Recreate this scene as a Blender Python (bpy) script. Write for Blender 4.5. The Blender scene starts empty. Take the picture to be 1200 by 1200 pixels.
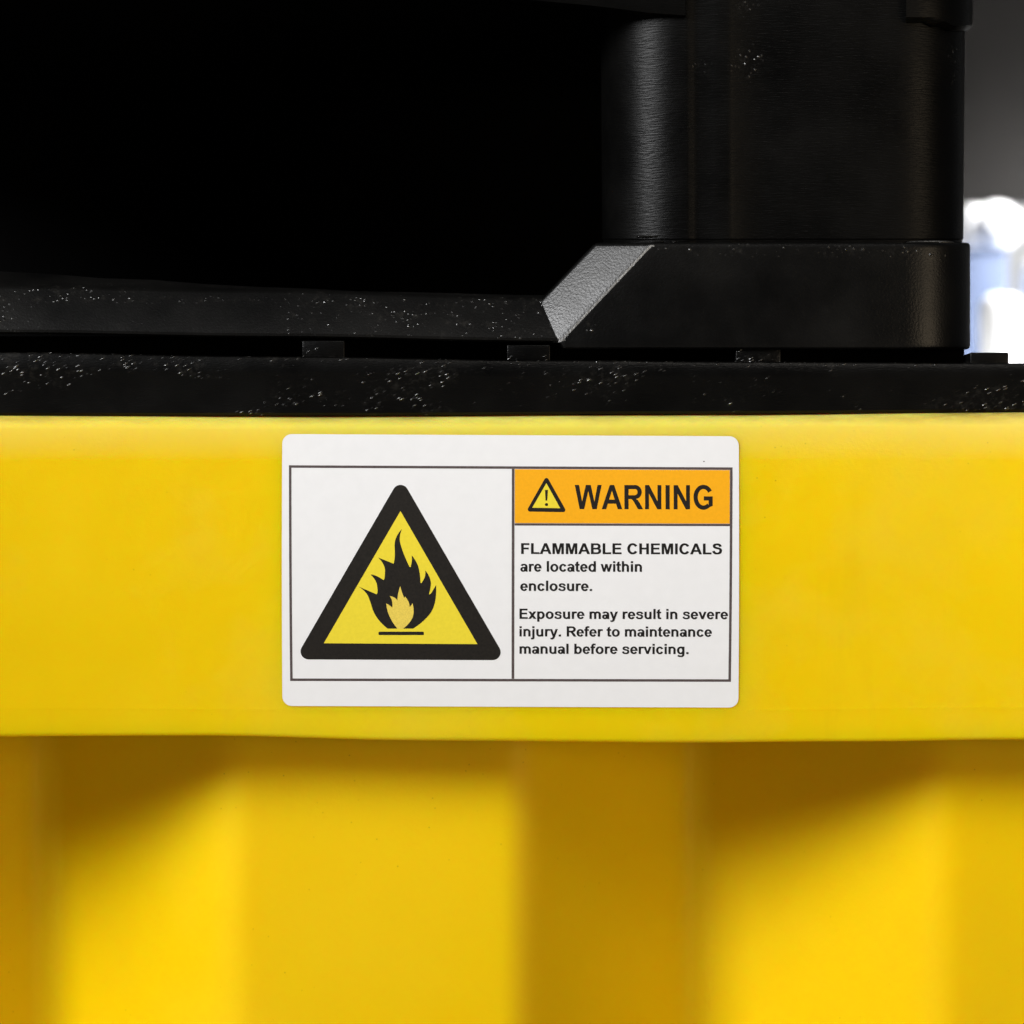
import bpy, bmesh, math, random
from mathutils import Vector
from mathutils.geometry import tessellate_polygon
random.seed(4)

# ------------------------------------------------------------------ scale
S = 0.00025          # metres per unit; one unit is a quarter of a millimetre
DIST = 3000          # camera to the front of the rim, in units
scene = bpy.context.scene
COL = scene.collection

# ------------------------------------------------------------------ camera
cam = bpy.data.cameras.new('camera')
cam.sensor_width = 36
cam.lens = 18 / (600 / DIST)
cam.clip_start = 0.05
cam.clip_end = 50
cam.dof.use_dof = True
cam.dof.focus_distance = DIST * S
cam.dof.aperture_fstop = 14
cam_o = bpy.data.objects.new('camera', cam)
cam_o.location = (0, -DIST * S, 0)
cam_o.rotation_euler = (math.radians(90), 0, 0)
COL.objects.link(cam_o)
scene.camera = cam_o

# ------------------------------------------------------------------ light
world = bpy.data.worlds.new('World')
scene.world = world
world.use_nodes = True
wb = world.node_tree.nodes['Background']
wb.inputs[0].default_value = (0.9, 0.95, 1.0, 1)
wb.inputs[1].default_value = 0.045


def area(name, loc, target, sx, sy, power, col=(1, 1, 1), spread=180):
    l = bpy.data.lights.new(name, 'AREA')
    l.shape = 'RECTANGLE'
    l.size = sx
    l.size_y = sy
    l.energy = power
    l.color = col
    l.spread = math.radians(spread)
    o = bpy.data.objects.new(name, l)
    o.location = loc
    d = Vector(target) - Vector(loc)
    o.rotation_euler = d.to_track_quat('-Z', 'Y').to_euler()
    COL.objects.link(o)
    return o


area('key_softbox', (-1.72, -1.50, 1.22), (0.80, 0, -0.10), 0.98, 0.98, 22.4, (0.99, 0.993, 1), spread=84)
area('overhead_fill', (0.5, -1.5, 1.7), (0.1, 0, 0), 0.9, 0.7, 7, (1, 0.94, 0.86))
area('right_fill', (1.8, -1.7, 0.1), (0.05, 0, -0.12), 1.4, 0.6, 5.0, (1, 0.80, 0.55), spread=120)
area('background_fill', (0.98, 1.72, 0.78), (0.66, 2.05, 0.06), 0.25, 0.25, 10, spread=55)  # added unseen lamp that overexposes the far white things
area('wall_fill', (0.9, 2.45, 0.95), (0.72, 2.9, 0.3), 0.3, 0.3, 6)  # added lamp hidden behind the shutter to brighten the far wall

scene.view_settings.view_transform = 'Standard'
scene.view_settings.look = 'None'
scene.view_settings.exposure = 0
scene.view_settings.gamma = 1


# ------------------------------------------------------------------ helpers
def P(px, py, dep=0.0):
    """front view position (in photograph units at this depth) -> world metres"""
    k = 1 + dep / DIST
    return Vector(((px - 600) * k * S, dep * S, (600 - py) * k * S))


def tag(o, label=None, cat=None, kind=None, group=None):
    if label: o['label'] = label
    if cat: o['category'] = cat
    if kind: o['kind'] = kind
    if group: o['group'] = group
    return o


def empty(name, loc, label, cat, group=None):
    o = bpy.data.objects.new(name, None)
    o.location = loc
    o.empty_display_size = 0.01
    COL.objects.link(o)
    tag(o, label, cat, None, group)
    return o


def obj(name, bm, mat, parent=None, smooth=True, angle=32):
    bmesh.ops.recalc_face_normals(bm, faces=bm.faces[:])
    me = bpy.data.meshes.new(name)
    bm.to_mesh(me)
    bm.free()
    if smooth:
        me.polygons.foreach_set('use_smooth', [True] * len(me.polygons))
        me.set_sharp_from_angle(angle=math.radians(angle))
    me.materials.append(mat)
    o = bpy.data.objects.new(name, me)
    COL.objects.link(o)
    if parent:
        o.parent = parent
        o.matrix_parent_inverse.identity()
        p = parent
        off = Vector((0, 0, 0))
        while p:
            off += p.location
            p = p.parent
        me.transform(__import__('mathutils').Matrix.Translation(-off))
    return o


def loft(rings, closed=True, caps=True):
    """rings: lists of world points of equal length"""
    bm = bmesh.new()
    vs = [[bm.verts.new(p) for p in r] for r in rings]
    n = len(rings[0])
    for a, b in zip(vs, vs[1:]):
        for i in range(n if closed else n - 1):
            j = (i + 1) % n
            bm.faces.new((a[i], a[j], b[j], b[i]))
    if caps:
        bm.faces.new(vs[0])
        bm.faces.new(list(reversed(vs[-1])))
    return bm


def bevel_sharp(bm, width, seg=3, ang=35):
    bmesh.ops.recalc_face_normals(bm, faces=bm.faces[:])
    es = [e for e in bm.edges if len(e.link_faces) == 2 and e.calc_face_angle(0) > math.radians(ang)]
    bmesh.ops.bevel(bm, geom=es, offset=width * S, segments=seg, affect='EDGES', profile=0.5, clamp_overlap=True)
    return bm


def box(x0, x1, d0, d1, y0, y1, bev=0):
    """x0..x1, y0..y1 as seen from the front at depth d0, d1 = back depth"""
    k = 1 + d0 / DIST
    X0, X1 = (x0 - 600) * k * S, (x1 - 600) * k * S
    Z0, Z1 = (600 - y1) * k * S, (600 - y0) * k * S
    rings = []
    for z in (Z0, Z1):
        rings.append([Vector((X0, d0 * S, z)), Vector((X1, d0 * S, z)), Vector((X1, d1 * S, z)), Vector((X0, d1 * S, z))])
    bm = loft(rings)
    if bev:
        bevel_sharp(bm, bev)
    return bm


def interp(pts, x):
    if x <= pts[0][0]: return pts[0][1]
    for (a, b), (c, d) in zip(pts, pts[1:]):
        if x <= c:
            t = (x - a) / (c - a)
            t = t * t * (3 - 2 * t)
            return b + (d - b) * t
    return pts[-1][1]


def lerp(pts, x):
    if x <= pts[0][0]: return pts[0][1]
    for (a, b), (c, d) in zip(pts, pts[1:]):
        if x <= c:
            return b + (d - b) * (x - a) / (c - a)
    return pts[-1][1]


# ------------------------------------------------------------------ materials
class NT:
    def __init__(self, name):
        self.m = bpy.data.materials.new(name)
        self.m.use_nodes = True
        self.t = self.m.node_tree
        self.b = self.t.nodes['Principled BSDF']

    def n(self, typ, **kw):
        nd = self.t.nodes.new('ShaderNode' + typ)
        for k, v in kw.items():
            if k in nd.inputs: nd.inputs[k].default_value = v
            else: setattr(nd, k, v)
        return nd

    def l(self, a, b):
        self.t.links.new(a, b)


def coords(N, scale=(1, 1, 1)):
    g = N.n('NewGeometry')
    mp = N.n('Mapping')
    mp.inputs['Scale'].default_value = scale
    N.l(g.outputs['Position'], mp.inputs['Vector'])
    return mp.outputs[0]


def ramp(N, fac, stops):
    r = N.n('ValToRGB')
    e = r.color_ramp.elements
    e[0].position, e[0].color = stops[0][0], (*stops[0][1], 1)
    e[1].position, e[1].color = stops[-1][0], (*stops[-1][1], 1)
    for p, c in stops[1:-1]:
        x = e.new(p); x.color = (*c, 1)
    N.l(fac, r.inputs[0])
    return r.outputs[0]


def mat_yellow(name, rim):
    N = NT(name)
    N.b.inputs['Roughness'].default_value = 0.46
    N.b.inputs['IOR'].default_value = 1.46
    N.b.inputs['Subsurface Weight'].default_value = 0.75
    N.b.inputs['Subsurface Radius'].default_value = (1.0, 0.42, 0.06)
    N.b.inputs['Subsurface Scale'].default_value = 0.017
    N.b.inputs['Specular IOR Level'].default_value = 0.14
    v = coords(N)
    n1 = N.n('TexNoise', Scale=9.0, Detail=4.0, Roughness=0.55)
    N.l(v, n1.inputs['Vector'])
    gm = 1.0 if rim else 0.97
    base = ramp(N, n1.outputs['Fac'], [(0.3, (0.79, 0.54 * gm, 0.002)), (0.5, (0.83, 0.575 * gm, 0.0)), (0.7, (0.85, 0.60 * gm, 0.004))])
    # fine specks of dirt pressed in the plastic
    vo = N.n('TexVoronoi', Scale=260.0)
    N.l(v, vo.inputs['Vector'])
    nm = N.n('TexNoise', Scale=22.0, Detail=3.0)
    N.l(v, nm.inputs['Vector'])
    m1 = ramp(N, vo.outputs['Distance'], [(0.0, (1, 1, 1)), (0.085, (0, 0, 0))])
    m2 = ramp(N, nm.outputs['Fac'], [(0.53, (0, 0, 0)), (0.64, (1, 1, 1))])
    mul = N.n('Math', operation='MULTIPLY')
    N.l(m1, mul.inputs[0]); N.l(m2, mul.inputs[1])
    mix = N.n('Mix', data_type='RGBA')
    mix.inputs[7].default_value = (0.16, 0.09, 0.015, 1)
    mul2 = N.n('Math', operation='MULTIPLY')
    N.l(mul.outputs[0], mul2.inputs[0]); mul2.inputs[1].default_value = 0.55
    N.l(mul2.outputs[0], mix.inputs[0]); N.l(base, mix.inputs[6])
    last = mix.outputs[2]
    if rim:
        # grime rubbed along the top edge under the grate
        sep = N.n('SeparateXYZ')
        N.l(v, sep.inputs[0])
        mr = N.n('MapRange')
        mr.inputs['From Min'].default_value = 101 * S
        mr.inputs['From Max'].default_value = 116 * S
        N.l(sep.outputs['Z'], mr.inputs['Value'])
        ng = N.n('TexNoise', Scale=70.0, Detail=6.0, Roughness=0.65)
        mp2 = N.n('Mapping'); mp2.inputs['Scale'].default_value = (0.35, 1, 1)
        N.l(v, mp2.inputs['Vector']); N.l(mp2.outputs[0], ng.inputs['Vector'])
        gr = ramp(N, ng.outputs['Fac'], [(0.40, (0, 0, 0)), (0.66, (1, 1, 1))])
        mu = N.n('Math', operation='MULTIPLY')
        N.l(gr, mu.inputs[0]); N.l(mr.outputs[0], mu.inputs[1])
        mx = N.n('Mix', data_type='RGBA')
        mx.inputs[7].default_value = (0.14, 0.085, 0.015, 1)
        N.l(mu.outputs[0], mx.inputs[0]); N.l(last, mx.inputs[6])
        # pale top band: sheen of the rounded edge painted into the colour
        mr2 = N.n('MapRange')
        mr2.inputs['From Min'].default_value = 60 * S
        mr2.inputs['From Max'].default_value = 112 * S
        N.l(sep.outputs['Z'], mr2.inputs['Value'])
        ns = N.n('TexNoise', Scale=16.0, Detail=5.0)
        N.l(mp2.outputs[0], ns.inputs['Vector'])
        mu3 = N.n('Math', operation='MULTIPLY')
        N.l(mr2.outputs[0], mu3.inputs[0]); N.l(ns.outputs['Fac'], mu3.inputs[1])
        mx2 = N.n('Mix', data_type='RGBA')
        mx2.inputs[7].default_value = (0.85, 0.75, 0.28, 1)
        N.l(mu3.outputs[0], mx2.inputs[0]); N.l(last, mx2.inputs[6])
        N.l(mx2.outputs[2], mx.inputs[6])
        # faint drip stains and pale chalky clouds
        mp4 = N.n('Mapping'); mp4.inputs['Scale'].default_value = (55, 55, 7)
        N.l(v, mp4.inputs['Vector'])
        nd = N.n('TexNoise', Scale=1.0, Detail=5.0, Roughness=0.6, Distortion=0.6); N.l(mp4.outputs[0], nd.inputs['Vector'])
        dr = ramp(N, nd.outputs['Fac'], [(0.60, (0, 0, 0)), (0.74, (0.10, 0.10, 0.10))])
        mx5 = N.n('Mix', data_type='RGBA'); mx5.inputs[7].default_value = (0.55, 0.37, 0.01, 1)
        N.l(dr, mx5.inputs[0]); N.l(mx2.outputs[2], mx5.inputs[6])
        nc = N.n('TexNoise', Scale=13.0, Detail=7.0, Roughness=0.62); N.l(v, nc.inputs['Vector'])
        dc = ramp(N, nc.outputs['Fac'], [(0.50, (0, 0, 0)), (0.72, (0.2, 0.2, 0.2))])
        mx6 = N.n('Mix', data_type='RGBA'); mx6.inputs[7].default_value = (0.74, 0.58, 0.09, 1)
        N.l(dc, mx6.inputs[0]); N.l(mx5.outputs[2], mx6.inputs[6])
        N.l(mx6.outputs[2], mx.inputs[6])
        last = mx.outputs[2]
    N.l(last, N.b.inputs['Base Color'])
    nb = N.n('TexNoise', Scale=900.0, Detail=3.0)
    N.l(v, nb.inputs['Vector'])
    nb2 = N.n('TexNoise', Scale=60.0, Detail=3.0)
    N.l(v, nb2.inputs['Vector'])
    b1 = N.n('Bump', Strength=0.25, Distance=0.0002)
    N.l(nb.outputs['Fac'], b1.inputs['Height'])
    b2 = N.n('Bump', Strength=0.5, Distance=0.0006)
    N.l(nb2.outputs['Fac'], b2.inputs['Height']); N.l(b1.outputs[0], b2.inputs['Normal'])
    N.l(b2.outputs[0], N.b.inputs['Normal'])
    return N.m


def mat_black(name, spark=0.62, rough=0.42, streak=None, patches=(), base=0.0045, grain=0.5, spec=0.5, edge=None, shear=None):
    """moulded black plastic: grainy, with clusters of tiny glossy pimples"""
    N = NT(name)
    N.b.inputs['IOR'].default_value = 1.45
    N.b.inputs['Specular IOR Level'].default_value = spec
    v = coords(N)
    n1 = N.n('TexNoise', Scale=34.0, Detail=5.0, Roughness=0.6)
    N.l(v, n1.inputs['Vector'])
    N.l(ramp(N, n1.outputs['Fac'], [(0.3, (base * 0.7,) * 3), (0.75, (base * 1.9, base * 1.8, base * 1.6))]), N.b.inputs['Base Color'])
    rr = N.n('MapRange')
    rr.inputs['From Min'].default_value = 0.3; rr.inputs['From Max'].default_value = 0.7
    rr.inputs['To Min'].default_value = rough - 0.07; rr.inputs['To Max'].default_value = rough + 0.08
    N.l(n1.outputs['Fac'], rr.inputs['Value'])
    # pimples
    vo = N.n('TexVoronoi', Scale=1150.0 if shear else 760.0)
    if shear:
        vm = N.n('Mapping'); vm.inputs['Rotation'].default_value = (0, math.radians(shear), 0)
        vm2 = N.n('Mapping'); vm2.inputs['Scale'].default_value = (0.34, 1, 1.1)
        N.l(v, vm.inputs['Vector']); N.l(vm.outputs[0], vm2.inputs['Vector']); N.l(vm2.outputs[0], vo.inputs['Vector'])
    else:
        N.l(v, vo.inputs['Vector'])
    pim = ramp(N, vo.outputs['Distance'], [(0.0, (1, 1, 1)), (0.34, (0, 0, 0))])
    nm = N.n('TexNoise', Scale=46.0, Detail=8.0, Roughness=0.74)
    mp = N.n('Mapping'); mp.inputs['Scale'].default_value = (0.5, 1, 1.2)
    N.l(v, mp.inputs['Vector']); N.l(mp.outputs[0], nm.inputs['Vector'])
    mask = ramp(N, nm.outputs['Fac'], [(spark, (0, 0, 0)), (spark + 0.12, (1, 1, 1))])
    nq = N.n('TexNoise', Scale=120.0, Detail=6.0, Roughness=0.7, Distortion=0.8)
    N.l(v, nq.inputs['Vector'])
    broken = ramp(N, nq.outputs['Fac'], [(0.47, (0, 0, 0)), (0.62, (1, 1, 1))])
    for (px, py, r) in patches:
        g = N.n('VectorMath', operation='DISTANCE')
        sx = N.n('SeparateXYZ'); cx = N.n('CombineXYZ')
        N.l(v, sx.inputs[0]); N.l(sx.outputs['X'], cx.inputs['X']); N.l(sx.outputs['Z'], cx.inputs['Z'])
        N.l(cx.outputs[0], g.inputs[0])
        q = P(px, py, 60); g.inputs[1].default_value = (q.x, 0, q.z)
        mr = N.n('MapRange')
        mr.inputs['From Min'].default_value = r * 1.3 * S; mr.inputs['From Max'].default_value = r * 0.2 * S
        N.l(g.outputs['Value'], mr.inputs['Value'])
        mb = N.n('Math', operation='MULTIPLY'); N.l(mr.outputs[0], mb.inputs[0]); N.l(broken, mb.inputs[1])
        mr = mb
        ad = N.n('Math', operation='ADD', use_clamp=True)
        N.l(mask, ad.inputs[0]); N.l(mr.outputs[0], ad.inputs[1])
        mask = ad.outputs[0]
    if edge:
        # wear along a moulded edge: y = edge[0] + edge[1] * x in front view, half width edge[2]
        sx = N.n('SeparateXYZ'); N.l(v, sx.inputs[0])
        m1 = N.n('Math', operation='MULTIPLY_ADD'); N.l(sx.outputs['X'], m1.inputs[0])
        m1.inputs[1].default_value = edge[1]; m1.inputs[2].default_value = -(600 - edge[0] - 600 * edge[1]) * S
        m2 = N.n('Math', operation='ADD'); N.l(sx.outputs['Z'], m2.inputs[0]); N.l(m1.outputs[0], m2.inputs[1])
        m3 = N.n('Math', operation='ABSOLUTE'); N.l(m2.outputs[0], m3.inputs[0])
        mr = N.n('MapRange'); mr.inputs['From Min'].default_value = edge[2] * S; mr.inputs['From Max'].default_value = edge[2] * 0.3 * S
        mr.inputs['To Max'].default_value = 0.9
        N.l(m3.outputs[0], mr.inputs['Value'])
        bk_ = N.n('Math', operation='MULTIPLY_ADD'); N.l(broken, bk_.inputs[0]); bk_.inputs[1].default_value = 0.85; bk_.inputs[2].default_value = 0.12
        me_ = N.n('Math', operation='MULTIPLY'); N.l(mr.outputs[0], me_.inputs[0]); N.l(bk_.outputs[0], me_.inputs[1])
        mr = me_
        ad = N.n('Math', operation='ADD', use_clamp=True)
        N.l(mask, ad.inputs[0]); N.l(mr.outputs[0], ad.inputs[1])
        mask = ad.outputs[0]
    bc = N.b.inputs['Base Color'].links[0].from_socket
    dn = N.n('TexNoise', Scale=420.0, Detail=4.0, Roughness=0.7); N.l(v, dn.inputs['Vector'])
    dr = ramp(N, dn.outputs['Fac'], [(0.50, (0, 0, 0)), (0.72, (1, 1, 1))])
    dm = N.n('Math', operation='MULTIPLY'); N.l(dr, dm.inputs[0]); N.l(mask, dm.inputs[1])
    dx = N.n('Mix', data_type='RGBA'); dx.inputs[7].default_value = (0.016, 0.015, 0.013, 1)
    N.l(dm.outputs[0], dx.inputs[0]); N.l(bc, dx.inputs[6]); N.l(dx.outputs[2], N.b.inputs['Base Color'])
    sc_ = N.n('SeparateColor'); N.l(vo.outputs['Color'], sc_.inputs[0])
    pw = N.n('Math', operation='POWER'); N.l(sc_.outputs[0], pw.inputs[0]); pw.inputs[1].default_value = 1.6
    pm = N.n('Math', operation='MULTIPLY'); N.l(pim, pm.inputs[0]); N.l(pw.outputs[0], pm.inputs[1])
    pim = pm.outputs[0]
    hp = N.n('Math', operation='MULTIPLY')
    N.l(pim, hp.inputs[0]); N.l(mask, hp.inputs[1])
    # glossier on the pimples
    rm = N.n('Mix', data_type='FLOAT')
    N.l(hp.outputs[0], rm.inputs[0]); N.l(rr.outputs[0], rm.inputs[2]); rm.inputs[3].default_value = 0.17
    sm = N.n('Mix', data_type='FLOAT')
    hs = N.n('Math', operation='MULTIPLY', use_clamp=True); N.l(hp.outputs[0], hs.inputs[0]); hs.inputs[1].default_value = 3.0
    N.l(hs.outputs[0], sm.inputs[0]); sm.inputs[2].default_value = spec; sm.inputs[3].default_value = 1.0
    N.l(sm.outputs[0], N.b.inputs['Specular IOR Level'])
    N.l(rm.outputs[0], N.b.inputs['Roughness'])
    N.l(hs.outputs[0], N.b.inputs['Coat Weight']); N.b.inputs['Coat IOR'].default_value = 2.0; N.b.inputs['Coat Roughness'].default_value = 0.14
    b1 = N.n('Bump', Strength=1.0, Distance=0.0006)
    N.l(hp.outputs[0], b1.inputs['Height'])
    ng = N.n('TexNoise', Scale=1500.0, Detail=3.0)
    sc = N.n('Mapping'); sc.inputs['Scale'].default_value = streak or (1, 1, 1)
    N.l(v, sc.inputs['Vector']); N.l(sc.outputs[0], ng.inputs['Vector'])
    b2 = N.n('Bump', Strength=grain, Distance=0.00022)
    N.l(ng.outputs['Fac'], b2.inputs['Height']); N.l(b1.outputs[0], b2.inputs['Normal'])
    N.l(b2.outputs[0], N.b.inputs['Normal'])
    N.l(b2.outputs[0], N.b.inputs['Coat Normal'])
    return N.m


def mat_plain(name, col, rough=0.5, bump=0.0, var=0.0, spec=0.5, scale=300.0):
    N = NT(name)
    N.b.inputs['Roughness'].default_value = rough
    N.b.inputs['Specular IOR Level'].default_value = spec
    v = coords(N)
    nz = N.n('TexNoise', Scale=scale, Detail=4.0)
    N.l(v, nz.inputs['Vector'])
    a = tuple(c * (1 - var) for c in col)
    b = tuple(min(1, c * (1 + var)) for c in col)
    N.l(ramp(N, nz.outputs['Fac'], [(0.3, a), (0.7, b)]), N.b.inputs['Base Color'])
    if bump:
        bp = N.n('Bump', Strength=bump, Distance=0.0003)
        N.l(nz.outputs['Fac'], bp.inputs['Height'])
        N.l(bp.outputs[0], N.b.inputs['Normal'])
    return N.m


M_rim = mat_yellow('yellow_rim_plastic', True)
M_tub = mat_yellow('yellow_wall_plastic', False)
M_deck = mat_black('black_grate_plastic', spark=0.50, rough=0.33, streak=(0.4, 1, 2), base=0.0012, grain=0.35, spec=0.2, edge=(414, 0.0105, 7), shear=28,
                   patches=((660, 456, 26), (730, 458, 22), (850, 460, 26), (30, 425, 26), (900, 450, 18)))
M_runner = mat_black('black_runner_plastic', spark=0.53, patches=[(350 + 34 * i, 362 + (i % 3) * 9, 34) for i in range(9)], rough=0.42, base=0.0025, grain=0.35, spec=0.22, edge=(346, 0.006, 6))
M_post = mat_black('black_post_plastic', spark=0.70, rough=0.36, streak=(0.2, 0.2, 1.7), grain=0.55, base=0.0012, spec=0.15,
                   patches=((876, 74, 22), (872, 8, 16), (824, 80, 12), (1123, 60, 12), (1121, 90, 12), (1120, 128, 9)))
M_block = mat_black('black_block_plastic', spark=0.72, rough=0.34, grain=0.35, base=0.001, spec=0.32, patches=((735, 288, 10), (800, 284, 7), (862, 284, 7), (1085, 290, 12), (690, 385, 8), (1000, 405, 8), (875, 300, 14)), edge=(283, 0.010, 9))
M_matt = mat_plain('shade_black_plastic', (0.0015, 0.0015, 0.0015), 0.9, 0.1, 0.1, 0.08)  # sheenless near-black, putting the deep shade of the fork opening into colour
M_scuff_sheen = mat_black('scuff_sheen_plastic', spark=0.6, rough=0.42, base=0.007, grain=0.7, spec=0.85)  # scuffed grey, lightened further to stand for the key light's sheen
M_edge_highlight = mat_black('edge_highlight_plastic', spark=0.45, rough=0.4, base=0.09, grain=1.0, spec=1.0)  # bevel highlight painted as a still paler base colour
M_white = mat_plain('white_vinyl', (0.81, 0.815, 0.83), 0.45, 0.1, 0.012)
M_line = mat_plain('border_ink', (0.085, 0.065, 0.065), 0.5, 0, 0.25, 0.3, 1500)
M_ink = mat_plain('black_ink', (0.012, 0.010, 0.008), 0.5, 0, 0.3, 0.25, 1500)
M_text = mat_plain('lettering_ink', (0.008, 0.007, 0.007), 0.5, 0, 0.2, 0.25, 1500)
M_orange = mat_plain('orange_ink', (0.88, 0.40, 0.004), 0.5, 0, 0.03, 0.3, 1200)
M_yel = mat_plain('yellow_ink', (0.80, 0.65, 0.035), 0.5, 0, 0.03, 0.3, 1200)
M_pale = mat_plain('pale_yellow_ink', (0.76, 0.58, 0.09), 0.5, 0, 0.10, 0.3, 2500)

# ------------------------------------------------------------------ setting
GROUND = -1000
bm = bmesh.new()
gz = (GROUND) * S
for q in ((-3, -2.5), (4, -2.5), (4, 5.5), (-3, 5.5)):
    bm.verts.new((q[0], q[1], gz))
bm.faces.new(bm.verts)
tag(obj('floor', bm, mat_plain('concrete', (0.24, 0.225, 0.20), 0.8, 0.4, 0.25, 0.3, 30), None, False), 'grey concrete floor beneath everything', None, 'structure')

# pale wall far behind
def slab(name, x0, x1, y0, y1, z0, z1, mat, parent=None, bev=0.0):
    bm = loft([[Vector(p) for p in ((x0, y0, z), (x1, y0, z), (x1, y1, z), (x0, y1, z))] for z in (z0, z1)])
    if bev: bevel_sharp(bm, bev / S)
    return obj(name, bm, mat, parent)

M_wall = mat_plain('pale_wall_paint', (0.80, 0.81, 0.82), 0.7, 0.1, 0.02, 0.3, 20)
wall = slab('wall', -2.0, 3.5, 2.9, 3.0, gz, 2.2, M_wall)
tag(wall, 'pale painted wall far behind the pallet', 'wall')

# ------------------------------------------------------------------ yellow tub
tub = empty('spill_tub', (0, 0, gz), 'yellow moulded plastic spill tub with a deep smooth rim and fluted side', 'tub')

XS = [-800, -600, -400, -250, -100] + list(range(0, 1201, 50)) + [1300, 1450, 1600, 1800, 2000]
TOP = [(-800, 489), (0, 487), (400, 487), (800, 485), (1200, 483), (2000, 482)]
BOT = [(-800, 860), (0, 862), (230, 862), (500, 868), (800, 870.5), (1000, 869), (1200, 865.5), (2000, 862)]
SEAM = [(-800, 826), (0, 828), (400, 831), (800, 832), (1200, 827), (2000, 824)]


def bow(x):
    d = 0
    if x < 330: d = (330 - x)
    if x > 880: d = (x - 880)
    d = min(d, 420)
    return -0.00016 * d * d


TUB_BACK = 2600
rings = []
for x in XS:
    t, b, s = 600 - interp(TOP, x), 600 - interp(BOT, x), 600 - interp(SEAM, x)
    o = bow(x)
    X = (x - 600) * S
    pr = []
    # top edge round
    R = 17
    pr.append((150, t))
    pr.append((R + 16, t))
    for k in range(7):
        a = math.radians(90 - 90 * k / 6)
        pr.append((o + R * 1.5 * (1 - math.cos(a)) + 0.0, t - R + R * math.sin(a)))
    for z in (t - 60, t - 120, t - 180, t - 240, s + 16):
        # faint crown
        u = (t - z) / (t - b)
        pr.append((o - 8.5 * math.sin(math.pi * u) + 0.0, z))
    crown = o - 8.5 * math.sin(math.pi * (t - s) / (t - b))
    cf = lambda z: o - 8.5 * math.sin(math.pi * (t - z) / (t - b))
    pr += [(cf(s + 8), s + 8), (cf(s + 2), s + 2), (crown - 0.16, s + 0.5), (crown - 0.16, s - 0.5), (cf(s - 2), s - 2), (cf(s - 8), s - 8)]
    r2 = 5
    for z in (b + 24, b + 14):
        pr.append((o - 8.5 * math.sin(math.pi * (t - z) / (t - b)), z))
    for k in range(5):
        a = math.radians(90 * k / 4)
        pr.append((o - 0.3 + r2 * (1 - math.cos(a)), b + r2 - r2 * math.sin(a)))
    pr.append((o + 26, b + 1))
    pr.append((o + 30, b + 14))
    pr.append((150, b + 16))
    pr.append((420, b + 16))
    pr.append((420, b + 60))
    pr.append((170, t - 40))
    rings.append([Vector((X, d * S, z * S)) for d, z in pr])
obj('rim', loft(rings), M_rim, tub, angle=28)
# other three sides of the rim
zt, zb = (600 - 487) * S, (600 - 862) * S
x0, x1 = (-800 - 600) * S, (2000 - 600) * S
slab('rim', x0, x0 + 0.03, 420.5 * S, TUB_BACK * S, zb, zt, M_rim, tub, 0.003)
slab('rim', x1 - 0.03, x1, 420.5 * S, TUB_BACK * S, zb, zt, M_rim, tub, 0.003)
slab('rim', x0 + 0.0305, x1 - 0.0305, TUB_BACK * S - 0.03, TUB_BACK * S, zb, zt, M_rim, tub, 0.003)

# fluted wall: depth along x (units in front-view x at its own depth)
FL = [(-800, 95), (-490, 300), (-300, 300), (-285, 95), (-160, 82),
      (-150, 90), (58, 268), (268, 82), (612, 82), (815, 300), (1100, 84), (1420, 84), (1480, 290), (1600, 290), (1900, 100), (2000, 100)]


def wall_depth(x):
    # box-filter for the moulded radii
    acc = 0
    n = 15
    for i in range(n):
        acc += lerp(FL, x + (i - 7) * 3.4)
    return acc / n


xs = []
x = -700
while x <= 1900:
    xs.append(x)
    x += 6 if -100 < x < 1300 else 20
rings = []
for zz in (-252, -300, -420, -600, -800, -998):
    draft = (-252 - zz) * 0.03
    ring = []
    for x in xs:
        d = wall_depth(x) + draft
        k = 1 + d / DIST
        ring.append(Vector(((x - 600) * k * S, d * S, zz * S)))
    # back of the shell
    ring.append(Vector(((1900 - 600) * 1.05 * S, (TUB_BACK - 120) * S, zz * S)))
    ring.append(Vector(((-700 - 600) * 1.05 * S, (TUB_BACK - 120) * S, zz * S)))
    rings.append(ring)
obj('fluted_wall', loft(rings), M_tub, tub, angle=50)

# ------------------------------------------------------------------ black grate
grate = empty('drum_grate', P(600, 487, 20), 'black plastic drum grate lying across the top of the yellow tub', 'grate')
GT = [(-800, 404), (0, 412), (320, 417), (640, 421.5), (900, 423.5), (1200, 425), (2000, 425)]
GM = [(-800, 434), (0, 437), (320, 440), (640, 444), (900, 445), (1200, 446), (2000, 446)]
rings = []
for x in XS:
    top, mid = 600 - interp(GT, x), 600 - interp(GM, x)
    bot = 600 - interp(TOP, x) + 0.6
    w = 0.8 * math.sin(x * 0.013) + 0.5 * math.sin(x * 0.041)
    X = (x - 600) * S
    pr = [(13 + w, bot), (11 + w, bot + 3), (9.5 + w, mid - 9), (6 + w, mid + 2), (5.5 + w, mid + 6), (6.5 + w, top - 5), (8 + w, top - 1.6), (11 + w, top),
          (900, top + 1), (900, bot), (60, bot)]
    rings.append([Vector((X, d * S, z * S)) for d, z in pr])
obj('front_board', loft(rings), M_deck, grate, angle=25)
for (a, b, lo) in ((354, 404, 2), (594, 645, 1), (862, 915, 1), (1137, 1182, 2), (120 - 260, 176 - 260, 2)):
    yt = {354: 399, 594: 404, 862: 408, 1137: 413, -140: 396}[a]
    yb = interp(GT, (a + b) / 2) + 3
    obj('spacer_lug', box(a, b, 26, 70, yt, yb, 1.5), M_deck, grate)
slab('deck_panel', x0 + 0.02, x1 - 0.02, 902 * S, 2300 * S, 115 * S, 176 * S, M_deck, grate)
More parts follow.
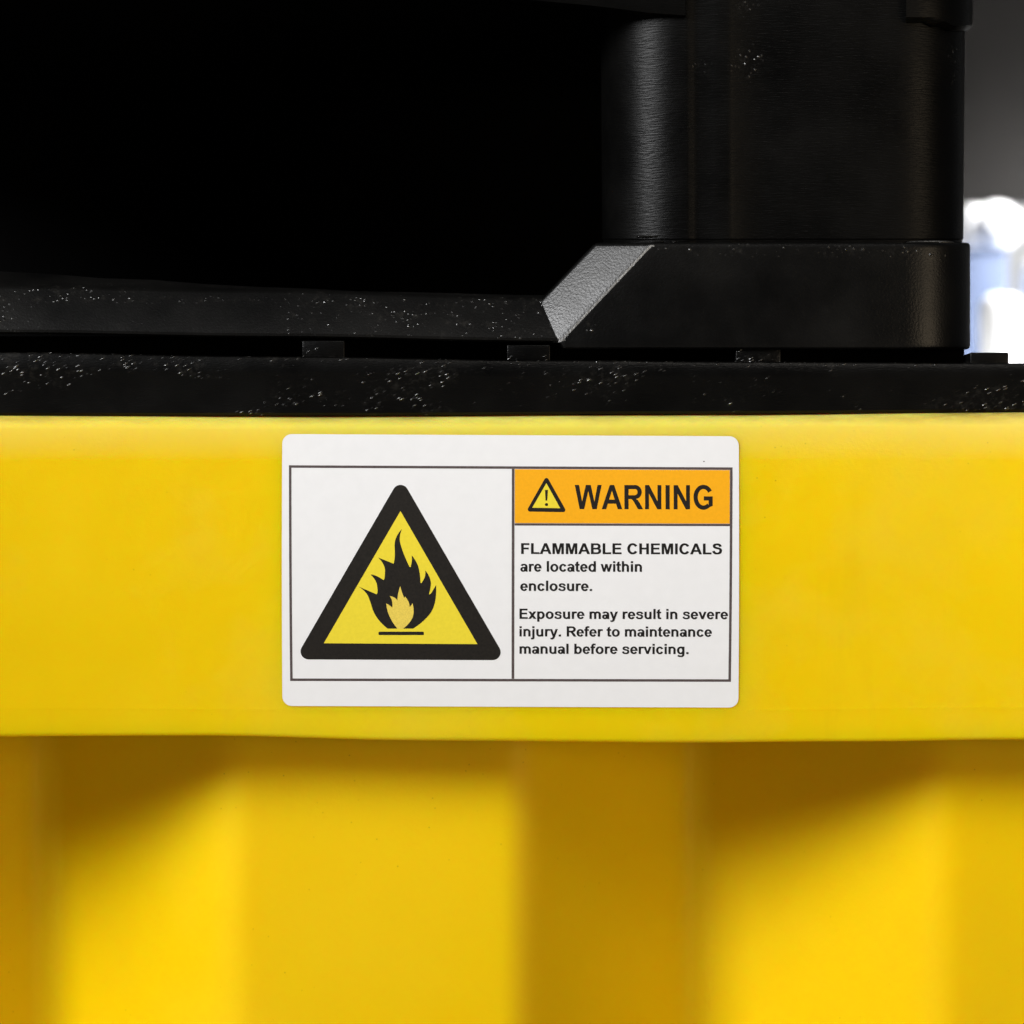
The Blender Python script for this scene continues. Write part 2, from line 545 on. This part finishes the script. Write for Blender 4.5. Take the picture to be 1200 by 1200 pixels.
# added bar under the pallet, blocking light through the gap
slab('gap_blocker', x0 + 0.02, P(1130, 0, 150).x, 150 * S, 190 * S, (600 - 420) * S, (600 - 398) * S * 1.07, M_matt, grate)

# ------------------------------------------------------------------ black pallet
pal = empty('plastic_pallet', P(600, 415, 60), 'black moulded plastic pallet with rounded corner post resting on the black grate', 'pallet')
RT = [(-800, 312), (0, 320), (150, 329), (300, 338), (450, 344), (640, 348), (700, 348)]
RF = [(-800, 334), (0, 336), (300, 341), (640, 349.5), (700, 350)]
RB = [(-800, 385), (0, 391), (320, 395.5), (640, 401), (700, 402)]
rings = []
for x in [-800, -500, -200, 0, 60, 120, 180, 240, 300, 360, 420, 480, 540, 600, 640, 672]:
    a, f, b = interp(RT, x), interp(RF, x), interp(RB, x)
    pr = [(26, b), (23, b - 2), (22.5, b - 5), (48, f + 3), (51, f + 0.5), (56, f - 1.5), (95, a + 1), (110, a - 2), (240, a), (240, b)]
    rings.append([P(x, y, d) for d, y in pr])
obj('runner', loft(rings), M_runner, pal, angle=25)

# block: sloping left end, rounded right corner
def block_ring(y, xf, xb, grow=0):
    r = [P(xf, y, 20 + grow), ]
    # front edge subdivisions then rounded corner
    for x in (800, 900, 1000, 1060):
        r.append(P(x, y, 20 + grow))
    for k in range(1, 9):
        a = math.radians(90 * k / 8)
        r.append(P(1066 + (71 - grow) * math.sin(a), y, 20 + grow + 80 * (1 - math.cos(a))))
    r.append(P(1132 - grow, y, 520))
    r.append(P(xb + 8, y, 520))
    r.append(P(xb, y, 49 + grow))
    return r


bm = loft([block_ring(409.5, 659, 652), block_ring(397, 658, 589), block_ring(292, 757, 690), block_ring(284.5, 765, 697.5)])
# soften the sharp edges
bmesh.ops.recalc_face_normals(bm, faces=bm.faces[:])
es = [e for e in bm.edges if e.calc_face_angle(0) > math.radians(28)]
bmesh.ops.bevel(bm, geom=es, offset=4.6 * S, segments=4, affect='EDGES', profile=0.5, clamp_overlap=True)
# sloping end rubbed grey, with its sheen and front edge highlight painted in
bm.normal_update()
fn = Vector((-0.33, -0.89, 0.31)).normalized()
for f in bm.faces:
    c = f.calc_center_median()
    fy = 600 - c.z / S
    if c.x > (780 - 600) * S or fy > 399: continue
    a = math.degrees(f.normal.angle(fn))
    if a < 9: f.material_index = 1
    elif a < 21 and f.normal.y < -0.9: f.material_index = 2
blk = obj('foot_block', bm, M_block, pal, angle=14)
blk.data.materials.append(M_scuff_sheen)
blk.data.materials.append(M_edge_highlight)

# post plan (x, depth)
def post_ring(y, inset=0, sh=0.0):
    pts = []
    for k in range(0, 13):
        a = math.radians(90 * k / 12)
        pts.append((706 + 98 * (1 - math.cos(a)), 146 - 98 * math.sin(a)))
    pts += [(808, 48), (813, 50), (820, 50.3), (836, 48), (844, 47.5), (852, 47.3), (858, 47.8), (862, 49.5)]
    pts += [(900, 49), (960, 48), (1010, 48.5), (1050, 50)]
    for k in range(1, 11):
        a = math.radians(90 * k / 10)
        pts.append((1052 + 77 * math.sin(a), 50 + 85 * (1 - math.cos(a))))
    pts += [(1127, 500), (712, 500), (706, 300)]
    r = []
    for (px, d) in pts:
        px2 = px + (916 - px) / 214 * inset + sh * (px - 916) / 214
        r.append(P(px2, y, d + inset))
    return r


bm = loft([post_ring(288, 2), post_ring(281, 1), post_ring(279.5, 0), post_ring(200, 0, 0.6), post_ring(120, 0, 1.2), post_ring(40, 0, 2.0), post_ring(-60, 0, 2.6), post_ring(-260, 0, 4)])
obj('corner_post', bm, M_post, pal, angle=25)

# small welded bead where post meets the block
M_bead = mat_black('bead_plastic', spark=0.0, rough=0.2, spec=1.0)
for (bx, by, w, h) in ((758, 277.5, 14, 1.6), (772, 283.5, 7, 2.0), (790, 284, 3, 2.0), (1090, 284, 30, 3)):
    bm = bmesh.new()
    bmesh.ops.create_icosphere(bm, subdivisions=2, radius=1.0)
    c = P(bx, by, 50 if bx > 1000 else 34)
    for v in bm.verts:
        v.co = Vector((v.co.x * w * S, v.co.y * 5 * S, v.co.z * h * S)) + c
    obj('weld_bead', bm, M_bead, pal)

# flange under the top deck, left and right of the post
def flange(pts, d0, d1, yb):
    """pts: list of x, yb(x) lower edge"""
    rings = []
    for x in pts:
        b = yb(x)
        rings.append([P(x, b + 0, d0 + 10), P(x, b - 4, d0 + 2), P(x, b - 14, d0), P(x, b - 80, d0), P(x, b - 80, d1), P(x, b + 0, d1)])
    return loft(rings)


obj('flange', flange([600, 690, 720, 760, 790, 803], 40, 300, lambda x: lerp([(600, 2), (700, 11), (760, 19), (803, 22)], x)), M_post, pal)
rings = []
for (y, g) in ((38, -10), (36, 2), (30, 8), (20, 9), (0, 9), (-80, 9)):
    r = []
    for k in range(0, 11):
        a = math.radians(90 * k / 10)
        r.append(P(1062 + (69 + g) * math.sin(a), y - (10 if k < 3 else 5 if k < 5 else 0) * (1 if y > 25 else 0), 48 - g + (85 + g) * (1 - math.cos(a))))
    r.append(P(1131 + g, y, 480))
    r.append(P(1062, y, 480))
    rings.append(r)
obj('flange', loft(rings), M_post, pal)
# top deck, and an added black wall that keeps the fork opening dark
slab('top_deck', x0 + 0.03, P(1131, 0, 60).x, 70 * S, 2200 * S, 700 * S, 860 * S, M_matt, pal, 0.001)
slab('dark_backing', x0 + 0.03, P(1000, 0, 1200).x, 1200 * S, 1240 * S, 188 * S, 699 * S, M_matt, pal)
slab('corner_post', x0 + 0.03, x0 + 0.14, 60 * S, 519 * S, 288 * S, 699 * S, M_post, pal, 0.004)

# ------------------------------------------------------------------ background beyond the pallet
def Pb(px, py, dist):
    """world point at 'dist' metres behind the rim seen at px, py"""
    k = 1 + dist / (DIST * S)
    return Vector(((px - 600) * k * S, dist, (600 - py) * k * S))


# dark hanging panel
a, b = Pb(1000, 236, 2.2), Pb(2600, -900, 2.2)
dp = slab('shutter', a.x, b.x, 2.2, 2.24, a.z, b.z, mat_plain('dark_panel', (0.016, 0.0145, 0.013), 0.7, 0.2, 0.1, 0.3, 12), None, 0.004)
tag(dp, 'dark grey raised shutter hanging above the bright gap at right', 'shutter')
# table the far things stand on
a, b = Pb(980, 432, 1.9), Pb(1700, 432, 1.9)
tb = empty('work_table', Vector((a.x + 0.1, 2.05, gz)), 'white table beyond the pallet, hidden behind the black grate', 'table')
M_tab = mat_plain('table_white', (0.7, 0.7, 0.7), 0.5, 0.1, 0.03, 0.5, 30)
slab('tabletop', a.x, b.x, 1.8, 2.35, a.z - 0.03, a.z, M_tab, tb, 0.003)
for lx in (a.x + 0.03, b.x - 0.06):
    for ly in (1.83, 2.28):
        slab('leg', lx, lx + 0.035, ly, ly + 0.035, gz, a.z - 0.0305, M_tab, tb)
tz = a.z

def canister(px0, px1, ytop, dist, label, mat, base_z, neck=True):
    A, B = Pb(px0, ytop, dist), Pb(px1, ytop, dist)
    r = (B.x - A.x) / 2
    cx = (A.x + B.x) / 2
    h = A.z - base_z
    t = empty('canister', Vector((cx, dist, base_z)), label, 'canister')
    prof = [(0, 0), (0.93, 0), (1.0, 0.03), (1.0, 0.5), (1.0, 0.72), (0.95, 0.84), (0.82, 0.93), (0.6, 0.985), (0.3, 1.0), (0, 1.0)]
    sh = min(1, 1.3 * r / h)
    bm = bmesh.new()
    rr = []
    for (f, u) in prof:
        z = base_z + (h * u if u < 0.6 else h - (1 - u) / 0.28 * r * 0.75)
        rr.append([Vector((cx + f * r * math.cos(q * math.pi / 16), dist + f * r * math.sin(q * math.pi / 16), z)) for q in range(32)] if f > 0 else None)
    rings = [x for x in rr if x]
    bm.free()
    obj('container_body', loft(rings), mat, t)
    return t

M_can = mat_plain('white_canister', (0.86, 0.86, 0.86), 0.35, 0.1, 0.01)
M_blue = mat_plain('blue_box', (0.075, 0.10, 0.17), 0.6, 0.1, 0.08, 0.4, 60)
# blue box and the rounded bundles on it
a, b = Pb(1120, 290, 2.0), Pb(1181, 290, 2.0)
bx = empty('storage_box', Vector(((a.x + b.x) / 2, 2.0, tz)), 'pale blue box standing between the black pallet and white canister', 'box')
slab('box_body', a.x, b.x, 2.0, 2.2, tz, a.z - 0.006, M_blue, bx, 0.003)
slab('lid', a.x - 0.001, b.x + 0.001, 1.998, 2.202, a.z - 0.0055, a.z, M_blue, bx, 0.002)
canister(1148, 1198, 345, 1.92, 'short white round shouldered canister in front of the pale blue box', M_can, tz)
canister(1195, 1260, 300, 2.1, 'white canister half cut off by the right edge of the photo', M_can, tz)
canister(1128, 1152, 240, 2.06, 'narrow white bottle on the blue box beside the black post', M_can, a.z + 0.0003)
# round one: a ball-shaped jar
def jar(px, py, r, dist, label):
    c = Pb(px, py, dist)
    k = (1 + dist / (DIST * S)) * S
    R = r * k
    t = empty('round_jar', Vector((c.x, dist, c.z - R)), label, 'jar')
    bm = bmesh.new()
    bmesh.ops.create_uvsphere(bm, u_segments=32, v_segments=20, radius=R)
    for v in bm.verts:
        v.co = v.co + c
        v.co.z = max(v.co.z, a.z + 0.0003)
    obj('jar_body', bm, M_can, t)
jar(1168, 266, 30, 2.06, 'round white jar on top of the blue box under the dark shutter')

# ------------------------------------------------------------------ the sticker
ROT = math.radians(-0.27)
SC = Vector((598, 669))
stk = empty('warning_sticker', P(598, 669, 0) + Vector((0, -8 * S, 0)),
            'white warning sticker with flame triangle and orange heading on the yellow rim', 'sticker')


def face_y(px, py):
    t, b = 487, 868
    u = (py - t) / (b - t)
    return bow(px) - 8.5 * math.sin(math.pi * max(0, min(1, u)))


def SP(px, py, lift):
    """point on the sticker; lift in units off the rim face"""
    return Vector(((px - 600) * S, (face_y(px, py) - lift) * S, (600 - py) * S))


def flat(name, contours, mat, parent, lift, thick=0.0, cut=True):
    """contours: list of (outer, [holes]) in photo coordinates -> thin sheet following the rim"""
    bm = bmesh.new()
    for outer, holes in contours:
        loops = [outer] + list(holes)
        allp = [p for l in loops for p in l]
        tris = tessellate_polygon([[Vector((p[0], p[1], 0)) for p in l] for l in loops])
        vs = [bm.verts.new((p[0], p[1], 0)) for p in allp]
        for t in tris:
            try: bm.faces.new([vs[i] for i in t])
            except ValueError: pass
        lift_step = 0.004
    if cut:
        # split along rows so that the sheet can follow the crown of the rim
        ys = [v.co.y for v in bm.verts]
        y = math.floor(min(ys) / 20) * 20 + 20
        while y < max(ys):
            bmesh.ops.bisect_plane(bm, geom=bm.verts[:] + bm.edges[:] + bm.faces[:], plane_co=(0, y, 0), plane_no=(0, 1, 0))
            y += 20
    if thick:
        bmesh.ops.recalc_face_normals(bm, faces=bm.faces[:])
        r = bmesh.ops.extrude_face_region(bm, geom=bm.faces[:])
        for v in r['geom']:
            if isinstance(v, bmesh.types.BMVert): v.co.z = thick
        bm.normal_update()
    for v in bm.verts:
        v.co = SP(v.co.x, v.co.y, lift + v.co.z)
    if not thick:
        for f in bm.faces:
            if f.normal.length < 1: pass
        bm.normal_update()
        for f in bm.faces:
            if f.normal.y > 0: f.normal_flip()
        me = bpy.data.meshes.new(name); bm.to_mesh(me); bm.free()
        me.materials.append(mat)
        o = bpy.data.objects.new(name, me); COL.objects.link(o); o.parent = parent
        p = parent; off = Vector((0, 0, 0))
        while p: off += p.location; p = p.parent
        me.transform(__import__('mathutils').Matrix.Translation(-off))
        return o
    return obj(name, bm, mat, parent, smooth=False)


def rrect(x0, y0, x1, y1, r, n=8):
    out = []
    for (cx, cy, a0) in ((x1 - r, y0 + r, -90), (x1 - r, y1 - r, 0), (x0 + r, y1 - r, 90), (x0 + r, y0 + r, 180)):
        for k in range(n + 1):
            a = math.radians(a0 + 90 * k / n)
            out.append((cx + r * math.cos(a), cy + r * math.sin(a)))
    return out


def quad(tl, tr, br, bl): return [tl, tr, br, bl]


def rtri(pts, r, n=7):
    """triangle with rounded corners (pts are the sharp corners)"""
    out = []
    for i in range(3):
        p, a, b = Vector(pts[i]), Vector(pts[i - 1]), Vector(pts[(i + 1) % 3])
        u, w = (a - p).normalized(), (b - p).normalized()
        half = math.acos(max(-1, min(1, u.dot(w)))) / 2
        c = p + (u + w).normalized() * (r / math.sin(half))
        t1, t2 = p + u * (r / math.tan(half)), p + w * (r / math.tan(half))
        a1, a2 = math.atan2(*(t1 - c).yx), math.atan2(*(t2 - c).yx)
        d = (a2 - a1 + math.pi) % (2 * math.pi) - math.pi
        for k in range(n + 1):
            q = a1 + d * k / n
            out.append((c.x + r * math.cos(q), c.y + r * math.sin(q)))
    return out


def sk(x, y):
    """the sticker is stuck on a hair crooked"""
    return (x, y)


# backing with rounded corners (slightly out of square as photographed)
bk = []
for (x, y) in rrect(331, 510, 865.5, 828, 11):
    u = (x - 331) / 534.5; v = (y - 510) / 318
    bk.append((x + (-0.5 + 0 * u) * (v) * (1 if u > .5 else -0.5) , y + (-1.3 + 2.6 * u) * (1 - v) + (-1.0 + 2 * u) * v))
flat('vinyl_sheet', [(bk, [])], M_white, stk, 0.35, 0.55)

# thin frame lines
def frame_pt(u, v, inset=0):
    # u 0..1 left-right, v 0..1 top-bottom of the outer printed frame
    x = (1 - v) * ((1 - u) * 339 + u * 858) + v * ((1 - u) * 340.5 + u * 856)
    y = (1 - v) * ((1 - u) * 545.3 + u * 547.8) + v * ((1 - u) * 797.6 + u * 798.6)
    return (x, y)


lw = 2.9
TLf, TRf, BRf, BLf = frame_pt(0, 0), frame_pt(1, 0), frame_pt(1, 1), frame_pt(0, 1)
outer = [TLf, TRf, BRf, BLf]
inner = [(TLf[0] + lw, TLf[1] + lw), (TRf[0] - lw, TRf[1] + lw), (BRf[0] - lw, BRf[1] - lw), (BLf[0] + lw, BLf[1] - lw)]
def tr(p): return p
L1 = 1.05
flat('border_line', [(outer, [inner]),
                     ([(599.8, 549.6), (602.9, 549.6), (602.6, 795.0), (599.5, 795.0)], []),
                     ([(603.2, 613.2), (854.6, 613.9), (854.6, 616.5), (603.2, 615.8)], [])], M_line, stk, L1)
hdr = flat('heading_panel', [([(603.3, 549.9), (854.8, 551.0), (854.4, 613.6), (603.2, 612.9)], [])], M_orange, stk, L1)

# exclamation sign on the heading
al = flat('alert_symbol', [(rtri([(640.3, 557.5), (664.2, 600.2), (616.6, 599.4)], 2.6), [[(640.2, 566.2), (656.4, 595.6), (623.6, 595.0)]])], M_ink, hdr, L1 + 0.12)
flat('symbol_infill', [([(640.2, 566.0), (656.7, 595.8), (623.3, 595.2)], [])], M_yel, hdr, L1 + 0.06)
flat('exclamation_mark', [([(638.6, 574.2), (642.0, 574.2), (641.2, 586.6), (639.2, 586.6)], []),
                          (rrect(638.5, 589.6, 642.1, 592.9, 1.3, 3), [])], M_ink, hdr, L1 + 0.14)

flat('print_speck', [(rrect(823.7, 540.2, 825.4, 541.4, 0.5, 2), [])], M_line, stk, L1)
# large hazard triangle
def zc(pts, x0, y0, f):
    return [(x0 + x / f, y0 + y / f) for x, y in pts]


haz = flat('hazard_triangle', [(rtri([(469.6, 559.0), (593.6, 773.2), (346.0, 772.3)], 9.3), [[(469.6, 598.8), (559.6, 754.4), (380.0, 753.4)]])], M_ink, stk, L1)
flat('triangle_infill', [([(469.6, 598.4), (560.0, 754.6), (379.6, 753.6)], [])], M_yel, haz, L1 - 0.05)


def bez(p0, p1, p2, n=6):
    """quadratic curve sampling, endpoint excluded"""
    return [((1 - t) ** 2 * p0[0] + 2 * t * (1 - t) * p1[0] + t * t * p2[0], (1 - t) ** 2 * p0[1] + 2 * t * (1 - t) * p1[1] + t * t * p2[1]) for t in [k / n for k in range(n)]]


def curvy(segs, n=6):
    """segs: list of (anchor, control or None); closed"""
    out = []
    for i, (p, c) in enumerate(segs):
        q = segs[(i + 1) % len(segs)][0]
        out += bez(p, c, q, n) if c else [p]
    return out


FZ = 943 / 110
fl_out = curvy([
    ((483, 85), (448, 160)), ((468, 232), (490, 320)), ((558, 462), (578, 470)), ((572, 455), (588, 410)), ((582, 348), (625, 400)), ((648, 462), (668, 540)),
    ((668, 618), (676, 640)), ((690, 608), (726, 560)), ((718, 500), (770, 560)), ((774, 632), (768, 690)),
    ((754, 738), (772, 742)), ((790, 705), None), ((826, 645), (835, 860)), ((752, 950), (690, 1022)), ((595, 1082), None),
    ((497, 1082), (590, 1010)), ((600, 930), (604, 880)), ((590, 828), None), ((562, 868), (560, 810)), ((514, 760), None),
    ((506, 775), (482, 720)), ((466, 655), (440, 730)), ((438, 800), (420, 765)), ((362, 756), (395, 800)), ((386, 870), (365, 850)), ((326, 830), (335, 960)),
    ((437, 1082), None), ((340, 1082), (230, 1000)), ((190, 890), (150, 745)), ((118, 718), (95, 690)), ((48, 660), None), ((228, 738), (246, 730)), ((236, 660), (232, 600)),
    ((170, 540), (215, 538)), ((300, 596), (312, 590)), ((314, 520), (325, 450)), ((246, 370), None), ((400, 432), (418, 385)), ((410, 250), (410, 160))])
flat('flame', [(zc(fl_out, 415, 610, FZ), [])], M_ink, haz, L1 + 0.05)
fl_in = curvy([((466, 651), (482, 720)), ((508, 778), None), ((514, 756), (562, 810)), ((562, 872), None), ((590, 824), (606, 880)), ((602, 930), (592, 1010)),
               ((495, 1084), None), ((439, 1084), (333, 960)), ((324, 826), (363, 850)), ((388, 874), (397, 800)), ((360, 752), (420, 762)), ((438, 804), (440, 730))])
flat('inner_flame', [(zc(fl_in, 415, 610, FZ), [])], M_pale, haz, L1 + 0.02)
flat('base_bar', [(rrect(444, 739.8, 497, 743.8, 1.2, 3), [])], M_ink, haz, L1 + 0.05)


# ---- lettering: a grotesque bold alphabet drawn here
def rect(a, b, c, d): return ('p', [(a, b), (c, b), (c, d), (a, d)])
def ring(cx, cy, rx, ry, wv, wh, a0=0, a1=360):
    n = max(6, int(abs(a1 - a0) / 10))
    o, i = [], []
    for k in range(n + 1):
        a = math.radians(a0 + (a1 - a0) * k / n)
        o.append((cx + rx * math.cos(a), cy + ry * math.sin(a)))
        i.append((cx + (rx - wv) * math.cos(a), cy + (ry - wh) * math.sin(a)))
    return ('s', o, i)
def stroke(pts, w, w2=None):
    P_ = [Vector(p) for p in pts]
    P_ = [P_[0] * 2 - P_[1]] + P_ + [P_[-1] * 2 - P_[-2]]
    c = []
    for i in range(1, len(P_) - 2):
        for k in range(6):
            t = k / 6
            a, b, d, e = P_[i - 1], P_[i], P_[i + 1], P_[i + 2]
            c.append(0.5 * (2 * b + (d - a) * t + (2 * a - 5 * b + 4 * d - e) * t * t + (3 * b - a - 3 * d + e) * t ** 3))
    c.append(P_[-2])
    o, n_ = [], []
    for i, p in enumerate(c):
        d = (c[min(i + 1, len(c) - 1)] - c[max(i - 1, 0)]).normalized()
        # thinner where it runs flat, as in the typeface
        ww = w * (0.86 + 0.22 * abs(d.y)) / 2
        nn = Vector((-d.y, d.x))
        o.append(tuple(p + nn * ww)); n_.append(tuple(p - nn * ww))
    return ('s', o, n_)
def poly(*pts): return ('p', list(pts))
def hole(outer, h): return ('h', outer, h)


G = {
 ' ': (278, []), '.': (278, [rect(72, 0, 212, 140)]),
 'A': (722, [hole([(1, 0), (284, 716), (436, 716), (720, 0), (562, 0), (500, 163), (214, 163), (155, 0)], [(258, 284), (455, 284), (357, 549)])]),
 'B': (722, [rect(73, 0, 218, 716), rect(218, 596, 420, 716), rect(218, 306, 440, 424), rect(218, 0, 440, 121),
             ring(420, 511, 232, 205, 145, 120, -90, 90), ring(440, 212, 250, 212, 148, 121, -90, 90)]),
 'C': (722, [ring(375, 358, 328, 371, 150, 128, 33, 327)]),
 'E': (667, [rect(73, 0, 218, 716), rect(218, 595, 606, 716), rect(218, 315, 572, 436), rect(218, 0, 622, 121)]),
 'F': (611, [rect(73, 0, 218, 716), rect(218, 595, 566, 716), rect(218, 303, 526, 424)]),
 'G': (778, [ring(392, 358, 348, 371, 150, 126, 33, 312), rect(406, 264, 716, 384), poly((572, 60), (625, 75), (716, 103), (716, 264), (572, 264))]),
 'H': (722, [rect(73, 0, 218, 716), rect(503, 0, 648, 716), rect(218, 312, 503, 434)]),
 'I': (278, [rect(68, 0, 213, 716)]),
 'L': (611, [rect(76, 0, 222, 716), rect(222, 0, 588, 121)]),
 'M': (833, [poly((71, 0), (71, 716), (287, 716), (417, 228), (545, 716), (762, 716), (762, 0), (628, 0), (628, 563), (486, 0), (347, 0), (205, 563), (205, 0))]),
 'N': (722, [poly((74, 0), (74, 716), (215, 716), (508, 238), (508, 716), (643, 716), (643, 0), (498, 0), (209, 467), (209, 0))]),
 'R': (722, [rect(73, 0, 218, 716), rect(218, 595, 445, 716), rect(218, 301, 445, 415), ring(445, 508.5, 235, 207.5, 148, 118, -90, 90),
             poly((310, 302), (450, 318), (540, 268), (600, 196), (726, 0), (549, 0), (445, 155), (375, 255))]),
 'S': (667, [stroke([(535, 508), (512, 590), (430, 648), (325, 662), (215, 640), (160, 590), (152, 525), (195, 462), (330, 415), (460, 378), (540, 320), (556, 215), (520, 125), (430, 68), (335, 55), (220, 72), (140, 140), (112, 222)], 138)]),
 'W': (944, [poly((174, 0), (3, 716), (151, 716), (259, 224), (390, 716), (562, 716), (688, 216), (798, 716), (943, 716), (768, 0), (615, 0), (474, 536), (331, 0))]),
 'a': (556, [rect(376, 110, 508, 345), poly((376, 110), (508, 110), (512, 55), (528, 0), (392, 0), (380, 50)), ring(270, 340, 238, 191, 134, 105, 0, 158),
             ring(228, 153, 192, 165, 134, 96), poly((228, 232), (385, 255), (385, 330), (228, 315))]),
 'b': (611, [rect(66, 0, 203, 716), ring(316, 259, 254, 271, 140, 112)]),
 'c': (556, [ring(290, 259, 252, 271, 140, 112, 28, 332)]),
 'd': (611, [rect(408, 0, 545, 716), ring(295, 259, 254, 271, 140, 112)]),
 'e': (556, [ring(280, 259, 249, 271, 140, 110, -9, 326), rect(140, 216, 526, 302)]),
 'f': (333, [rect(78, 0, 215, 560), rect(12, 410, 318, 519), stroke([(147, 540), (158, 620), (205, 664), (285, 672), (348, 663)], 126)]),
 'g': (611, [rect(402, 0, 540, 519), ring(292, 259, 252, 271, 140, 112), stroke([(471, 20), (462, -80), (400, -142), (295, -156), (175, -142), (112, -92)], 126)]),
 'h': (611, [rect(68, 0, 205, 716), rect(403, 0, 540, 320), ring(304, 320, 236, 211, 137, 118, 0, 155)]),
 'i': (278, [rect(72, 0, 209, 519), rect(72, 588, 209, 716)]),
 'j': (278, [rect(72, -60, 209, 519), rect(72, 588, 209, 716), stroke([(141, -30), (132, -105), (80, -150), (-20, -152)], 126)]),
 'l': (278, [rect(72, 0, 209, 716)]),
 'm': (889, [rect(62, 0, 199, 519), rect(376, 0, 513, 330), rect(689, 0, 826, 330), ring(290, 325, 223, 206, 137, 116, 0, 155), ring(602, 325, 224, 206, 137, 116, 0, 155)]),
 'n': (611, [rect(66, 0, 203, 519), rect(403, 0, 540, 320), ring(303, 320, 237, 211, 137, 118, 0, 155)]),
 'o': (611, [ring(306, 259, 268, 271, 140, 112)]),
 'p': (611, [rect(66, -199, 203, 519), ring(316, 259, 254, 271, 140, 112)]),
 'r': (389, [rect(65, 0, 202, 519), stroke([(135, 300), (160, 400), (225, 455), (300, 468), (392, 448)], 130)]),
 's': (556, [stroke([(460, 350), (430, 430), (350, 472), (265, 478), (170, 458), (126, 400), (155, 330), (270, 290), (395, 255), (450, 195), (432, 100), (360, 50), (275, 42), (165, 60), (105, 108), (82, 170)], 114)]),
 't': (333, [poly((78, 100), (215, 100), (215, 702), (78, 622)), rect(10, 410, 310, 519), stroke([(147, 140), (160, 78), (215, 48), (316, 58)], 120)]),
 'u': (611, [rect(68, 200, 205, 519), rect(403, 0, 540, 519), ring(304, 200, 236, 212, 137, 118, 180, 335)]),
 'v': (556, [poly((218, 0), (9, 519), (153, 519), (280, 172), (404, 519), (547, 519), (341, 0))]),
 'w': (778, [poly((165, 0), (1, 519), (134, 519), (231, 179), (320, 519), (452, 519), (538, 179), (637, 519), (772, 519), (606, 0), (474, 0), (386, 330), (298, 0))]),
 'x': (556, [poly((8, 0), (177, 0), (550, 519), (385, 519)), poly((383, 0), (550, 0), (172, 519), (5, 519))]),
 'y': (556, [poly((12, 519), (158, 519), (282, 151), (403, 519), (545, 519), (345, -40), (300, -130), (225, -195), (140, -211), (60, -200), (48, -95), (120, -103), (180, -85), (212, -5))]),
}


def lettering(name, text, x0, x1, ybase, cap, mat, parent, lift, slope=0.0045, grow=0.0):
    tot = 0
    for i, ch in enumerate(text): tot += G[ch][0]
    # ink bounds
    def ext(ch, hi):
        xs_ = []
        for g in G[ch][1]:
            if g[0] == 'p': xs_ += [p[0] for p in g[1]]
            elif g[0] == 'h': xs_ += [p[0] for p in g[1]]
            else: xs_ += [p[0] for p in g[1]] + [p[0] for p in g[2]]
        return max(xs_) if hi else min(xs_)
    lo = ext(text[0], False)
    hi = tot - G[text[-1]][0] + ext(text[-1], True)
    fx = (x1 - x0) / (hi - lo)
    fy = cap / 716
    bm = bmesh.new()
    cur = 0
    cnt = 0

    def T(p, k):
        x = x0 + (cur + p[0] + sh - lo) * fx
        y = ybase - p[1] * fy + slope * (x - x0)
        return SP(x, y, lift + 0.004 * k + (0.03 if sh > 0 else 0))
    for ch in text:
        for k, g, sh in [(k, g, q) for q in ((-grow, grow) if grow else (0,)) for k, g in enumerate(G[ch][1])]:
            if g[0] == 'p' or g[0] == 'h':
                loops = [g[1]] + ([g[2]] if g[0] == 'h' else [])
                al_ = [p for l in loops for p in l]
                vs = [bm.verts.new(T(p, k)) for p in al_]
                for t in tessellate_polygon([[Vector((p[0], p[1], 0)) for p in l] for l in loops]):
                    bm.faces.new([vs[i] for i in t])
            else:
                a = [bm.verts.new(T(p, k)) for p in g[1]]
                b = [bm.verts.new(T(p, k)) for p in g[2]]
                for i in range(len(a) - 1):
                    bm.faces.new((a[i], a[i + 1], b[i + 1], b[i]))
        cur += G[ch][0]
    bm.normal_update()
    for f in bm.faces:
        if f.normal.y > 0: f.normal_flip()
    me = bpy.data.meshes.new(name); bm.to_mesh(me); bm.free()
    me.materials.append(mat)
    o = bpy.data.objects.new(name, me); COL.objects.link(o); o.parent = parent
    p = parent; off = Vector((0, 0, 0))
    while p: off += p.location; p = p.parent
    me.transform(__import__('mathutils').Matrix.Translation(-off))
    return o


lettering('heading_lettering', 'WARNING', 673.4, 834.6, 596.6, 28.3, M_ink, hdr, L1 + 0.1, 0.002)
LN = [('FLAMMABLE CHEMICALS', 610.8, 845.2, 649.0, 12.6), ('are located within', 609.9, 751.6, 669.6, 12.4), ('enclosure.', 609.8, 693.3, 692.1, 12.0),
      ('Exposure may result in severe', 608.9, 852.2, 724.8, 11.9), ('injury. Refer to maintenance', 608.9, 833.4, 745.4, 11.9), ('manual before servicing.', 608.9, 806.2, 765.7, 11.9)]
for (t, a_, b_, yb, cp) in LN:
    lettering('text_line', t, a_, b_, yb, cp, M_text, stk, L1, 0.002, 9)
